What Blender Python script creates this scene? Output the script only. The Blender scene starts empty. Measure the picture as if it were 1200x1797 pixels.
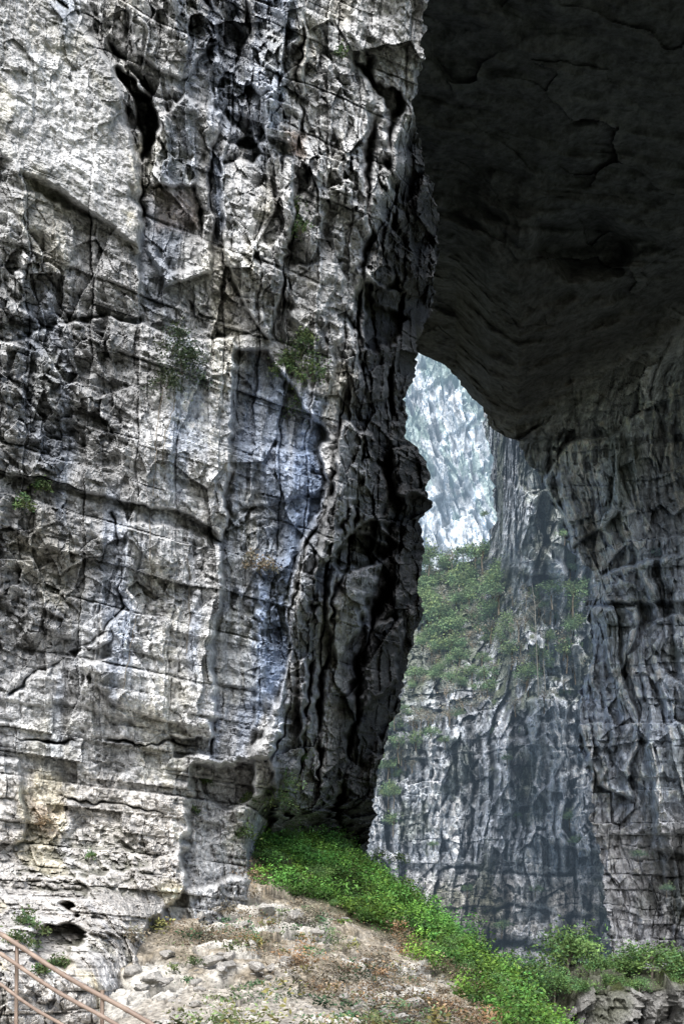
import bpy, math, random
import numpy as np
from mathutils import Vector
random.seed(7)
F=2000.0; V0=1650.0; H=1.7   # survey constants: focal length in photo px, horizon row, eye height
f32=np.float32
# ---------------------------------------------------------------- noise
def h3(ix,iy,iz,s):
    n=(ix.astype(np.uint32)*np.uint32(374761393))^(iy.astype(np.uint32)*np.uint32(668265263))^(iz.astype(np.uint32)*np.uint32(2246822519))^np.uint32((s*3266489917)&0xffffffff)
    n=(n^(n>>np.uint32(15)))*np.uint32(2246822519)
    n=(n^(n>>np.uint32(13)))*np.uint32(3266489917)
    n=n^(n>>np.uint32(16))
    return n.astype(f32)*f32(1/4294967296.0)
def I(a): return np.floor(a).astype(np.int32)
def vn(x,y,z,s=0):
    x=np.asarray(x,f32);y=np.asarray(y,f32);z=np.asarray(z,f32)
    x,y,z=np.broadcast_arrays(x,y,z)
    ix,iy,iz=I(x),I(y),I(z); fx,fy,fz=x-ix,y-iy,z-iz
    fx=fx*fx*(3-2*fx);fy=fy*fy*(3-2*fy);fz=fz*fz*(3-2*fz)
    r=0
    for a in (0,1):
        wx=fx if a else 1-fx
        for b in (0,1):
            wy=fy if b else 1-fy
            for c in (0,1):
                wz=fz if c else 1-fz
                r=r+wx*wy*wz*h3(ix+a,iy+b,iz+c,s)
    return r*2-1
def fbm(x,y,z,o=4,s=0,g=0.5):
    r=0;a=1.0;t=0
    for i in range(o):
        k=2.03**i
        r=r+a*vn(x*k+i*17.3,y*k+i*5.1,z*k-i*9.7,s+i*13); t+=a; a*=g
    return r/t
def terr(h,n,a=0.7):
    """broken plates: terraced noise"""
    x=h*n;i=np.floor(x);f=x-i
    return (i+0.25*f+0.75*ss(f,a,1.0))/n
def facet(x,y,z,s,tilt=1.0,off=0.45):
    """fractured-rock facets: every cell is a tilted plane. returns value, crack distance"""
    ix,iy,iz=I(x-0.5),I(y-0.5),I(z-0.5)
    F1=np.full(x.shape,9,f32);F2=np.full(x.shape,9,f32)
    bx=np.zeros(x.shape,f32);by=bx.copy();bz=bx.copy()
    ca=ix.copy();cb=iy.copy();cc=iz.copy()
    for a in (0,1):
        for b in (0,1):
            for c in (0,1):
                jx,jy,jz=ix+a,iy+b,iz+c
                dx=x-(jx+0.1+0.8*h3(jx,jy,jz,s));dy=y-(jy+0.1+0.8*h3(jx,jy,jz,s+1));dz=z-(jz+0.1+0.8*h3(jx,jy,jz,s+2))
                d=dx*dx+dy*dy+dz*dz
                m=d<F1
                F2=np.where(m,F1,np.minimum(F2,d)); F1=np.where(m,d,F1)
                bx=np.where(m,dx,bx);by=np.where(m,dy,by);bz=np.where(m,dz,bz)
                ca=np.where(m,jx,ca);cb=np.where(m,jy,cb);cc=np.where(m,jz,cc)
    v=(h3(ca,cb,cc,s+3)-0.5)*off
    v=v+tilt*(bx*(h3(ca,cb,cc,s+4)-0.5)+by*(h3(ca,cb,cc,s+5)-0.5)+bz*(h3(ca,cb,cc,s+6)-0.5))*2.0
    return v,np.sqrt(F2)-np.sqrt(F1)
def beds(a,z,th,ln,s):
    w=z/th; w=w+0.9*vn(w*0.35,0*w+s,0*w,s)
    i=I(w);f=w-i
    aa=a/ln+h3(i,i*0,i*0,s+1)*9; aa=aa+0.35*vn(aa*0.8,i.astype(f32)*3.1,0*aa,s+2)
    j=I(aa);g=aa-j
    off=(h3(i,i*0+5,i*0,s+3)-0.5)+0.8*(h3(i,j,i*0,s+4)-0.5)
    ji=np.exp(-(np.minimum(f,1-f)*th/0.045)**2)
    jj=np.exp(-(np.minimum(g,1-g)*ln/0.05)**2)*(h3(i,j,i*0+3,s+5)>0.4)
    return off,np.maximum(ji,jj*0.8)
def ss(x,a,b):
    t=np.clip((x-a)/(b-a),0,1); return t*t*(3-2*t)
def lerp(a,b,t): return a+(b-a)*t
def pl(v,pts):
    p=sorted([(q[1],q[0]) for q in pts]); return np.interp(v,[q[0] for q in p],[q[1] for q in p])
def segd(U,V,pts):
    d=np.full(U.shape,1e9,f32)
    for (x0,y0),(x1,y1) in zip(pts[:-1],pts[1:]):
        ex,ey=x1-x0,y1-y0
        t=np.clip(((U-x0)*ex+(V-y0)*ey)/(ex*ex+ey*ey+1e-9),0,1)
        d=np.minimum(d,np.hypot(U-x0-t*ex,V-y0-t*ey))
    return d
def poly(U,V,pts,soft=6):
    """1 inside, 0 outside"""
    xs=[p[0] for p in pts];ys=[p[1] for p in pts]; pad=soft+2
    out=np.zeros(U.shape,f32)
    m=(U>min(xs)-pad)&(U<max(xs)+pad)&(V>min(ys)-pad)&(V<max(ys)+pad)
    if not m.any(): return out
    u=U[m];v=V[m]; ins=np.zeros(u.shape,bool)
    q=pts+[pts[0]]
    for (x0,y0),(x1,y1) in zip(q[:-1],q[1:]):
        if y0==y1: continue
        ins^=((y0>v)!=(y1>v))&(u<(x1-x0)*(v-y0)/(y1-y0)+x0)
    d=segd(u,v,q)
    out[m]=ss(np.where(ins,d,-d),-soft,soft)
    return out
def blur(A,r):
    def b1(A,ax):
        A=np.moveaxis(A,ax,0)
        P=np.pad(A,((r+1,r),)+((0,0),)*(A.ndim-1),mode='edge').astype(np.float64)
        c=np.cumsum(P,0); o=(c[2*r+1:]-c[:-2*r-1])/(2*r+1)
        return np.moveaxis(o,0,ax).astype(f32)
    return b1(b1(b1(b1(A,0),1),0),1)
# ---------------------------------------------------------------- mesh helpers
col=bpy.context.scene.collection
def link(o): col.objects.link(o); return o
def np_mesh(name,co,faces,colr=None,smooth=False):
    me=bpy.data.meshes.new(name)
    co=np.ascontiguousarray(co,f32).reshape(-1,3); k=faces.shape[1]; n=len(faces)
    me.vertices.add(len(co)); me.vertices.foreach_set('co',co.ravel())
    me.loops.add(n*k); me.loops.foreach_set('vertex_index',faces.astype(np.int32).ravel())
    me.polygons.add(n); me.polygons.foreach_set('loop_start',np.arange(0,n*k,k,dtype=np.int32))
    me.polygons.foreach_set('loop_total',np.full(n,k,np.int32))
    me.polygons.foreach_set('use_smooth',np.full(n,smooth,bool))
    if colr is not None:
        at=me.attributes.new('tint','FLOAT_COLOR','POINT')
        c=np.ones((len(co),4),f32); c[:,:3]=colr.reshape(-1,3)
        at.data.foreach_set('color',c.ravel())
    me.update(calc_edges=True)
    return me
def grid_faces(nr,nc,flip=False):
    r=np.arange(nr-1)[:,None]*nc+np.arange(nc-1)[None,:]
    a,b,c,d=r,r+1,r+nc+1,r+nc
    q=[a,d,c,b] if not flip else [a,b,c,d]
    return np.stack([x.ravel() for x in q],1)
def P(U,V,D):
    return np.stack([(U-600)/F*D, D+0*U, H+(V0-V)/F*D],-1)
def obj(name,me,mat=None,**kw):
    o=bpy.data.objects.new(name,me); link(o)
    if mat and me is not None and not me.materials: me.materials.append(mat)
    for k,v in kw.items(): o[k]=v
    return o
# ---------------------------------------------------------------- materials
def rock_mat(name,fine=9.0,bump=0.5,lo=0.55,hi=1.35,dist=0.05,rough=0.9,haze_glow=0.0):
    m=bpy.data.materials.new(name); m.use_nodes=True; N=m.node_tree.nodes; L=m.node_tree.links
    b=N['Principled BSDF']; b.inputs['Roughness'].default_value=rough; b.inputs['Specular IOR Level'].default_value=0.2
    at=N.new('ShaderNodeAttribute'); at.attribute_name='tint'
    tc=N.new('ShaderNodeTexCoord')
    n1=N.new('ShaderNodeTexNoise'); n1.inputs['Scale'].default_value=fine; n1.inputs['Detail'].default_value=5; n1.inputs['Roughness'].default_value=0.7
    L.new(tc.outputs['Object'],n1.inputs['Vector'])
    mr=N.new('ShaderNodeMapRange'); mr.inputs['From Min'].default_value=0.35; mr.inputs['From Max'].default_value=0.65; mr.inputs['To Min'].default_value=lo; mr.inputs['To Max'].default_value=hi
    L.new(n1.outputs[0],mr.inputs['Value'])
    vm=N.new('ShaderNodeVectorMath'); vm.operation='SCALE'
    L.new(at.outputs['Color'],vm.inputs[0]); L.new(mr.outputs[0],vm.inputs['Scale'])
    L.new(vm.outputs[0],b.inputs['Base Color'])
    if haze_glow: b.inputs['Emission Color'].default_value=(.55,.76,1,1); b.inputs['Emission Strength'].default_value=haze_glow  # bluish emission on far rock imitates haze
    bp=N.new('ShaderNodeBump'); bp.inputs['Strength'].default_value=bump; bp.inputs['Distance'].default_value=dist
    L.new(n1.outputs[0],bp.inputs['Height']); L.new(bp.outputs[0],b.inputs['Normal'])
    return m
def leaf_mat(name,haze_glow=0.0):
    m=bpy.data.materials.new(name); m.use_nodes=True; N=m.node_tree.nodes; L=m.node_tree.links
    b=N['Principled BSDF']; b.inputs['Roughness'].default_value=0.6; b.inputs['Specular IOR Level'].default_value=0.3
    at=N.new('ShaderNodeAttribute'); at.attribute_name='tint'
    no=N.new('ShaderNodeTexNoise'); no.inputs['Scale'].default_value=2.0
    tc=N.new('ShaderNodeTexCoord'); L.new(tc.outputs['Object'],no.inputs['Vector'])
    mr=N.new('ShaderNodeMapRange'); mr.inputs['To Min'].default_value=0.6; mr.inputs['To Max'].default_value=1.4; L.new(no.outputs[0],mr.inputs['Value'])
    vm=N.new('ShaderNodeVectorMath'); vm.operation='SCALE'; L.new(at.outputs['Color'],vm.inputs[0]); L.new(mr.outputs[0],vm.inputs['Scale'])
    L.new(vm.outputs[0],b.inputs['Base Color'])
    if haze_glow: b.inputs['Emission Color'].default_value=(.55,.76,1,1); b.inputs['Emission Strength'].default_value=haze_glow  # far leaves glow faintly blue in place of haze
    return m
M_near=rock_mat('limestone',fine=6,bump=0.9,dist=0.10,lo=0.5,hi=1.5)
M_dark=rock_mat('shaded_limestone',fine=1.6,bump=0.8,dist=0.3,lo=0.55,hi=1.45)
M_far=rock_mat('faint_haze_glow_limestone',fine=1.6,bump=1.0,dist=0.6,lo=0.35,hi=1.65,haze_glow=0.05)  # weak emission puts haze into the gorge wall's colour
M_dist=rock_mat('haze_glow_limestone',fine=0.6,bump=0.6,dist=0.6,lo=0.5,hi=1.5,haze_glow=0.25)  # stronger emission puts haze into the distant cliff's colour
M_gr=rock_mat('scree',fine=6,bump=0.8,dist=0.06,lo=0.5,hi=1.5)
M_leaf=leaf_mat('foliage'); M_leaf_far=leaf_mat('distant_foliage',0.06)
def C(*c): return np.array(c,f32)
def mixc(A,B,t): return A+(B-A)*t[...,None]
# ================================================================ NEAR CLIFF
vv=np.concatenate([np.linspace(-1100,-130,40),np.linspace(-120,1930,1180)]).astype(f32)
NU=680
S0=pl(vv,[(760,-1100),(750,-200),(745,0),(743,100),(726,190),(738,260),(768,360),(772,430),(762,510),(748,565),(734,620),(724,665),(714,700),(712,770),(736,784),(750,830),(753,890),(738,915),(739,1010),(738,1080),(720,1140),(708,1170),(704,1215),(688,1260),(674,1310),(666,1350),(658,1400),(652,1450),(638,1512),(628,1600),(616,1930)])
S=(S0+3*vn(vv/23,0,0,3)+9*terr(fbm(vv/26,0,0,3,5),5,.9)+2.5*vn(vv/5,0,0,4)).astype(f32)
t=np.linspace(0,1,NU).astype(f32)
U=-260+(S[:,None]+260)*t[None,:]; V=np.repeat(vv[:,None],NU,1)
Uc=pl(vv,[(748,-1100),(742,0),(740,100),(718,190),(690,260),(668,400),(628,500),(612,600),(600,700),(575,850),(535,1000),(512,1150),(492,1280),(452,1420),(440,1930)])
Uc=(Uc+16*fbm(vv/60,0,0,4,7))[:,None].astype(f32)
s_main=np.clip((U+260)/(Uc+260),0,1)
Dm=36.5+10*s_main**1.1
s_in=np.clip((U-Uc)/np.maximum(S0[:,None]-Uc,20),0,1.1)
span=np.clip((S0[:,None]-Uc)/150,0.05,1)
foot=ss(V,1320,1800)
fs=-4.0*foot*(1-ss(U,300,460))-7.5*ss(V,1480,1760)*(1-ss(U,150,330))+9*ss(V,1390,1500)*ss(U,425,480)
D=Dm+15*span*s_in+fs
Dn=Dm+4*span*s_in+fs          # depth used for the noise fields: keeps blocks of the side wall blocky
Wx=(U-600)/F*Dn; Wz=H+(V0-V)/F*Dn
q1=fbm(Wx/2.2,Dn/2.2,Wz/2.2,4,11,.6); q2=fbm(Wx/2.2,Dn/2.2,Wz/2.2,4,21,.6); q3=vn(Wx/0.35,Dn/.35,Wz/0.35,12)
wu=U+22*q1+5*q3; wv=V+20*q2+4*vn(Wx/0.35,Dn/.35,Wz/0.35,22)
wu2=U+55*q1+6*q3; wv2=V+55*q2
d=np.zeros_like(D)
def POLY(pts,off,soft=4,big=False):
    global d
    m=poly(wu2 if big else wu,wv2 if big else wv,pts,soft); d=d+off*m; return m
crm=0.1+1.1*ss(vn(Wx/1.3,Dn/1.3,Wz/1.3,15)+0.4*q1,-0.3,0.6); crw=0.4+0.9*ss(q2+0.5*q3,-0.4,0.5)
def CR(pts,w,dep,p=1.5):
    """irregular fissure"""
    global d
    x=segd(wu,wv,pts)/(w*crw)
    d=d-dep*crm*np.exp(-np.abs(x)**1.3*p)
POLY([(-300,560),(0,600),(180,560),(330,600),(408,600),(412,700),(404,800),(398,938),(340,905),(200,870),(60,830),(-300,780)],0.8,3)
POLY([(-300,820),(60,842),(200,885),(395,955),(385,1000),(372,1150),(368,1300),(300,1290),(150,1240),(0,1230),(-300,1200)],0.25)
CR([(-300,770),(60,828),(200,868),(330,912),(396,945)],3,1.0)
POLY([(404,620),(398,935),(388,1010),(366,1330),(430,1335),(470,1290),(505,1140),(520,1000),(560,880),(572,760),(520,700),(470,620)],-1.2,4)
POLY([(470,980),(520,960),(505,1150),(480,1290),(440,1290),(450,1150)],0.8,5)
POLY([(400,780),(560,800),(560,860),(410,900)],0.5,4)
slab=poly(U+14*q1,V+14*q2,[(-300,-50),(60,-30),(130,30),(200,110),(225,220),(250,330),(247,440),(180,390),(100,330),(-50,250),(-300,200)],8)
d=d+0.9*slab
POLY([(-300,300),(60,330),(180,395),(245,440),(250,560),(0,560),(-300,520)],0.35)
CR([(120,-60),(160,20),(205,90),(250,130),(275,190),(262,250)],16,3.2)
CR([(205,90),(215,190),(250,270)],10,1.6)
POLY([(212,105),(250,122),(284,180),(286,215),(262,270),(246,285),(240,235),(226,160)],-2.8,6,True)
CR([(250,280),(248,360),(256,450),(262,520)],6,1.5)
POLY([(275,210),(330,170),(380,200),(378,300),(372,480),(300,500),(262,440),(262,300)],0.8)
POLY([(262,330),(350,320),(352,470),(300,480),(262,430)],-0.6)
CR([(352,370),(356,460)],6,1.2)
CR([(372,180),(380,260),(372,360),(400,520)],4,0.8)
POLY([(395,250),(440,262),(470,240),(512,280),(510,380),(500,470),(470,600),(430,560),(400,470)],1.1)
POLY([(410,250),(440,230),(465,265),(445,285),(420,280)],-1.3,4,True)
POLY([(200,-60),(350,-60),(380,60),(330,140),(240,90)],0.9)
POLY([(350,-60),(430,-60),(440,50),(400,130),(370,80)],-0.8)
POLY([(430,-60),(520,-60),(540,100),(520,250),(470,230),(440,110)],0.9)
CR([(525,-50),(528,100),(520,250),(512,400),(500,480),(490,600)],3.5,0.9)
POLY([(530,-60),(640,-60),(650,100),(640,260),(600,420),(560,600),(510,560),(512,420),(530,200)],0.4)
POLY([(500,470),(600,470),(600,560),(575,690),(540,690),(500,620)],0.6)
CR([(652,110),(660,200),(645,300),(655,400),(625,540),(632,640)],11,2.8)
CR([(700,160),(690,250),(700,330),(690,470),(705,560)],9,2.6)
POLY([(655,135),(690,150),(716,185),(700,215),(672,200)],-1.8,4,True)
POLY([(628,520),(690,500),(700,590),(640,600)],-2.4,4,True)
POLY([(648,490),(700,520),(690,555),(650,540)],2.0)
CR([(604,640),(592,760),(572,860),(532,1000),(512,1150),(492,1300),(455,1440)],5,1.0)
POLY([(600,740),(650,760),(680,860),(670,960),(620,930),(590,960),(560,1000),(575,870)],2.0)
POLY([(585,925),(660,935),(665,965),(640,985),(585,985)],-2.5,4,True)
POLY([(585,985),(655,990),(640,1080),(600,1170),(580,1100)],2.0)
POLY([(693,784),(760,784),(760,872),(693,868)],2.5,3)
CR([(690,640),(686,780),(690,860),(700,880),(690,1000),(650,1090),(630,1250),(600,1400),(590,1500)],9,6)
CR([(640,640),(640,760),(625,900),(600,1010),(570,1200),(550,1400)],6,4)
CR([(560,1060),(548,1200),(520,1350),(500,1440)],6,3.0)
POLY([(640,1100),(700,1090),(700,1200),(640,1240)],2.5)
POLY([(520,1160),(545,1150),(548,1260),(525,1300)],1.8)
CR([(190,900),(212,1000),(215,1060),(180,1100),(130,1145),(60,1190),(20,1220)],4,0.6)
POLY([(215,910),(396,950),(372,1290),(200,1230),(140,1150),(215,1065)],0.45)
POLY([(130,1140),(200,1120),(200,1150),(150,1165)],-0.7)
CR([(315,960),(330,1060),(325,1180)],3,0.4)
CR([(0,1290),(150,1305),(300,1300),(370,1322)],3,1.0)
POLY([(296,1292),(372,1296),(368,1322),(300,1325)],-1.2,3)
POLY([(330,1340),(480,1330),(470,1500),(445,1540),(330,1560)],-2.0,6)
POLY([(350,1345),(440,1345),(445,1400),(400,1420),(350,1390)],-0.9)
POLY([(445,1330),(490,1270),(482,1380),(440,1400)],1.2)
CR([(-50,1390),(100,1400),(240,1415),(335,1430)],3,0.6)
POLY([(-300,1330),(30,1330),(50,1480),(-300,1500)],0.9)
POLY([(60,1612),(110,1598),(132,1640),(118,1685),(70,1690)],-2.0,6,True)
POLY([(240,1640),(330,1560),(340,1650),(260,1700)],-0.8)
POLY([(150,1540),(330,1500),(330,1560),(240,1650),(150,1640)],0.6)
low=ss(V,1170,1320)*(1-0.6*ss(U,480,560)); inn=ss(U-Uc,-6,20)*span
sm=1-0.8*slab
wx=Wx+0.3*q1+0.05*q3; wz=Wz+0.25*q2
f1,c1=facet(wx/2.6,Dn/3.4,wz/4.8,41,1.1,.6); f2,c2=facet(wx/1.1,Dn/1.9,wz/1.8,51,1.1,.5)
f3,c3=facet(wx/0.5,Dn/0.8,wz/0.65,61,1.3,.6); f4,c4=facet(wx/0.24,Dn/.4,wz/.22,63,1.3,.7)
T1=terr(fbm(wx/4,Dn/6,wz/9,3,43),6,.85)
T2=terr(fbm(wx/1.0,Dn/2.2,wz/3.4,3,45,.5),6,.88)
T4=terr(fbm(wx/0.7,Dn/0.9,wz/0.4,3,47,.5),5,.85)
top=1-ss(V,250,420)
rr=0.4+1.1*ss(fbm(Wx/3.5,Dn/3.5,Wz/3.5,3,78),-0.3,0.3)
lw=1-.7*low
gen=0.5*T1*lw+(0.7+0.8*top+1.2*inn)*rr*T2*lw+0.32*rr*T4+(0.55+.3*top+1.5*inn)*f1*lw+(0.40+0.3*top+0.7*inn)*rr*f2*lw+(0.26+.14*top+.2*inn)*rr*f3*(1-.4*low)+0.11*rr*f4
d=d+sm*gen
a=wx+0.7*Dn
wzb=Wz+0.09*q2+0.03*a
b1,j1=beds(a,wzb,0.85,1.7,101); b2,j2=beds(a,wzb+.05*q1,0.34,0.9,111); b3,j3=beds(a,wzb+.1*q2,2.3,5,121)
bv,jv=beds(Wz,a+.2*q1,1.9,7,161); bv2,jv2=beds(Wz,a+.15*q1,.8,3,165)
jm=ss(vn(a/2.5,0*a,Wz/1.5,125),-0.3,0.4)
bm=0.32+0.68*low; thn=.35+.65*ss(vn(a/2.2,0*a,Wz/1.2,128),-.3,.3)
d=d+sm*(0.55*b1*bm-0.2*j1*bm*jm*(0.35+0.65*low) + low*thn*(0.3*b2-0.14*j2*jm)+low*.12*q1+(1-low)*(0.4*b3-0.28*j3*jm+(.5+.8*inn)*bv-.26*jv*ss(vn(a/3,0*a,Wz/4,127),-.1,.4)+(.24+.5*inn+.2*top)*bv2))
fl=fbm(a/0.8,0*a,Wz/8,4,131)
rec=poly(wu,wv,[(400,930),(385,1010),(366,1330),(430,1335),(500,1150),(520,1000),(560,880),(570,700),(430,620)],10)
d=d+0.5*fl*(0.2+rec)
d=d+0.15*fbm(Wx/0.4,Dn/0.4,Wz/0.3,4,141,.65)
D2=np.maximum(D-d,25)
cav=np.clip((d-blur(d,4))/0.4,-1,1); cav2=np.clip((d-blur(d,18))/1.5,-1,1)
n1=fbm(wx/2.6,Dn/2.6,Wz/3.0,5,201); n2=fbm(wx/0.7,Dn/0.7,Wz/0.7,4,211,0.6); n3=fbm(a/1.0,0*a,Wz/9,4,221)
val=0.52+0.17*n1+0.22*n2
white=ss(n2+0.6*n1+0.4*cav,0.12,0.45); val=lerp(val,0.76,white*0.65)
spk=ss(fbm(wx/0.16,Dn/0.16,Wz/0.16,2,231)+0.8*n1,0.12,0.5); val=lerp(val,0.18,spk*0.5)
stain=ss(n3+0.3*n1,0.12,0.5); val=lerp(val,0.20,stain*0.5)
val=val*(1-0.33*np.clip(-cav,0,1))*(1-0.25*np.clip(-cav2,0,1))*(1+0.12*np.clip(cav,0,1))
val=lerp(val,0.50+0.24*n1+0.18*n2,slab*0.8)
bright_slab=poly(wu,wv,[(20,80),(110,90),(160,180),(190,290),(170,330),(120,300),(60,200),(0,190)],25); val=lerp(val,0.80,bright_slab*0.7*ss(n1+n2,-0.4,0.2))
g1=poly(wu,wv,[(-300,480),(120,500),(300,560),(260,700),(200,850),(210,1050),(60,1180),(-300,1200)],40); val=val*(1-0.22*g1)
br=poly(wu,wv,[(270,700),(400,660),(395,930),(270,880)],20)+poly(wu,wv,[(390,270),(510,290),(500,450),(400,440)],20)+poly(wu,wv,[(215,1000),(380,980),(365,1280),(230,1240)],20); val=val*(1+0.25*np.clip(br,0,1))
foot2=poly(wu,wv,[(-300,1330),(340,1380),(330,1560),(250,1660),(240,1900),(-300,1900)],25); val=val*(1+0.15*foot2)
flank_shade=np.clip(inn*ss(wu-S0[:,None],-125,-65)*ss(V,560,700)+ss(wu-Uc,0,40)*ss(V,170,240)*(1-ss(V,560,700)),0,1)
val=val*(1-0.40*inn)*(1-0.76*flank_shade)  # shade of the inner flank painted into the rock colour
CLR=np.repeat(val[...,None],3,2)*C(0.98,0.99,1.0)
CLR=mixc(CLR,val[...,None]*C(0.72,0.89,1.2),np.clip(rec*0.75*ss(n3,-0.5,0.3)+0.6*poly(wu,wv,[(376,270),(398,270),(400,400),(384,430)],8)+.35*ss(fbm(a/1.4,0*a,Wz/7,3,225),.1,.4),0,1))
CLR=mixc(CLR,val[...,None]*C(0.92,0.95,1.0),inn*0.6)  # cool tint belonging to the flank's painted shade
yel=ss(vn(wx/1.5,Dn/1.5,Wz/3,241)+0.5*n2,0.25,0.65); ylm=np.clip(foot2*0.9+0.8*poly(wu,wv,[(150,150),(240,250),(240,400),(180,400)],20)+0.28+0.7*poly(wu,wv,[(340,150),(370,150),(375,210),(345,210)],8),0,1)
CLR=mixc(CLR,val[...,None]*C(1.12,1.02,0.68),yel*ylm*0.75)
CLR=mixc(CLR,val[...,None]*C(1.05,0.97,0.86),0.5*foot2)
rust=poly(wu,wv,[(505,225),(530,235),(525,270),(505,262)],8)+0.6*poly(wu,wv,[(265,330),(345,330),(345,400),(270,410)],12)+.7*poly(wu,wv,[(50,1400),(90,1430),(110,1470),(60,1460)],10)
CLR=mixc(CLR,val[...,None]*C(1.2,0.92,0.74),np.clip(rust,0,1)*0.6)
mossm=ss(vn(wx/2,Dn/2,Wz/2,251)+0.6*n2+0.25*inn+0.3*ss(V,1380,1500),0.42,0.8)*ss(-cav+0.3,0,0.6)
CLR=mixc(CLR,0*CLR+C(0.08,0.085,0.05)*(1-.5*flank_shade[...,None]),mossm*0.6)
CLR=np.clip(CLR,0.015,0.82)
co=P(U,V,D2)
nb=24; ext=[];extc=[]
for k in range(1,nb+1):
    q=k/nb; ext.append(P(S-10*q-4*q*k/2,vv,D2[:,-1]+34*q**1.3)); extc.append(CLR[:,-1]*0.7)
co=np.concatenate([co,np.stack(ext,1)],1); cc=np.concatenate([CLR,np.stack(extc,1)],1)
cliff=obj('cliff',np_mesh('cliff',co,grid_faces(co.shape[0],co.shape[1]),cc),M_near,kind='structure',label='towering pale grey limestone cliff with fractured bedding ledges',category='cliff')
nearD,nearS,nearV=D2,S,vv
def cliffD(u,v):
    i=int(np.argmin(abs(nearV-v))); j=int(np.clip((u+260)/(nearS[i]+260)*(NU-1),0,NU-1)); return float(nearD[i,j])
# ================================================================ ROCK BRIDGE (vault + tunnel wall)
v2=np.concatenate([np.linspace(-620,-60,20),np.linspace(-50,1800,850)]).astype(f32)
L=pl(v2,[(560,-1500),(600,300),(640,560),(700,600),(735,622),(775,640),(800,662),(822,698),(850,715),(862,745),(882,765),(905,775),(930,815),(952,835),(962,880),(985,905),(1000,960),(1045,1015),(1040,1035),(1028,1060),(1034,1150),(1015,1230),(1012,1300),(1035,1370),(1040,1460),(1060,1560),(1075,1700),(1080,1800)])
L=L+(4*vn(v2/30,0,0,301)+4*vn(v2/9,0,0,302)+2*vn(v2/4,0,0,303))*(v2>600)
NC=440
tt=np.linspace(0,1,NC).astype(f32); tt=tt*0.8+0.2*tt**3
U=L[:,None]+(1750-L[:,None])*tt[None,:]**1.35; V=np.repeat(v2[:,None],NC,1); U=U.astype(f32)
wallD=119-0.035*(U-1000)+0*V+4*ss(V,1200,1700)
zc=np.interp(U,[600,740,800,860,910,1000,1100,1200,1400],[58,58,57.3,54.5,53.6,55.5,57,58.3,59])
zc=lerp(58,zc,ss(V,250,600))
ceil=(zc-H)*F/np.maximum(V0-V,60)
X0=(U-600)/F*np.clip(ceil,61,125); Y0=np.clip(ceil,61,125)
n=fbm(X0/9,Y0/9,0*X0,4,311); m_=fbm(X0/4,Y0/4,0*X0,3,317)
rid=1-np.abs(fbm(X0/16+0.5*n,Y0/4-X0/14+.4*m_,0*X0,3,312))*2.4
rid2=1-np.abs(fbm(X0/9+0.5*n,Y0/1.6-X0/6+.4*m_,0*X0,3,318))*2.4
zf,zcx=facet(X0/7+0.5*n,Y0/5-X0/12+.4*m_,0*X0,313)
am=.3+.6*(1-ss(V,380,600))
dz=1.2*n+am*(0.8*(rid-0.5)+.3*(rid2-.5)+0.5*zf+0.5*terr(fbm(X0/8+n,Y0/4-X0/12,0*X0,4,319),6))+0.4*fbm(X0/1.8,Y0/1.5,0*X0,4,316)
hole=poly(U+10*m_,V+10*n,[(950,390),(1040,375),(1105,420),(1090,470),(1000,480),(950,440)],18); dz=dz+2*hole
ceil=np.minimum((zc+dz-H)*F/np.maximum(V0-V,60),400)
k=5.0
D=-k*np.log(np.exp(-ceil/k)+np.exp(-wallD/k))
D=np.maximum(D,66)
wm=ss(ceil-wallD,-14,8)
Wx=(U-600)/F*D; Wz=H+(V0-V)/F*D
n=fbm(Wx/5,0*D,Wz/5,4,321); n_b=fbm(Wx/5,0*D,Wz/5,4,327)
wx=Wx+0.8*n+.12*Wz; wz=Wz+1.0*n_b
f1,c1=facet(wx/4,D/9,wz/11,331,1.2,.8);f2,c2=facet(wx/1.8,D/4,wz/4.5,341,1.0,.7);f3,c3=facet(wx/0.8,D/2,wz/1.6,351,1.2)
T1=terr(fbm(wx/3.0,0*D,wz/16,3,333),6,.88); T2=terr(fbm(wx/1.1,0*D,wz/6,3,335),6,.88)
b1,j1=beds(wx,wz+0.12*wx,3.6,5,361); b2,j2=beds(wx,wz+0.1*wx,1.4,3,371)
lo=ss(V,1380,1480)
fl=1-np.abs(fbm(wx/1.1,0*wx,Wz/26,3,381))*2.6
d=wm*((3.6*T1+2.0*T2+2.4*f1+1.5*f2)*(1-.4*lo)+0.6*f3+.8*fl*(1-.7*lo)+1.2*b1-0.4*j1+(.5+.6*lo)*b2-0.5*j2*lo+0.3*fbm(Wx/0.6,0*D,Wz/0.9,3,391))
wu=U+20*n; wv=V+20*n_b
for pts,off in [([(955,830),(1000,780),(1100,760),(1090,900),(1060,930),(1000,960)],3),([(1050,1010),(1140,970),(1200,960),(1250,1000),(1250,1060),(1060,1050)],2.5),([(1035,1060),(1110,1060),(1110,1130),(1090,1180),(1120,1300),(1100,1400),(1040,1380),(1010,1250),(1035,1150)],3),([(1120,1090),(1180,1080),(1250,1100),(1240,1500),(1150,1480)],2)]:
    d=d+wm*off*poly(wu,wv,pts,4)
D2=D-d
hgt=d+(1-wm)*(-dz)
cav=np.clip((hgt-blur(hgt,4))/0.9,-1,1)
n1=fbm(wx/6,D/6,wz/6,4,401); n3=fbm(wx/1.3,0*D,Wz/22,4,402); n2=fbm(wx/1.0,D,wz/1.0,3,404)
val=0.66+0.12*n1+0.22*n2+0.2*ss(n3,0,0.5)-.25*ss(-n3,.1,.5)
val=val*(1-0.35*np.clip(-cav,0,1)+0.35*np.clip(cav,0,1))
val=lerp((0.085+.03*n1)*(1+.8*cav),val,wm)  # vault rock coloured near black: its shade is painted in
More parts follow.
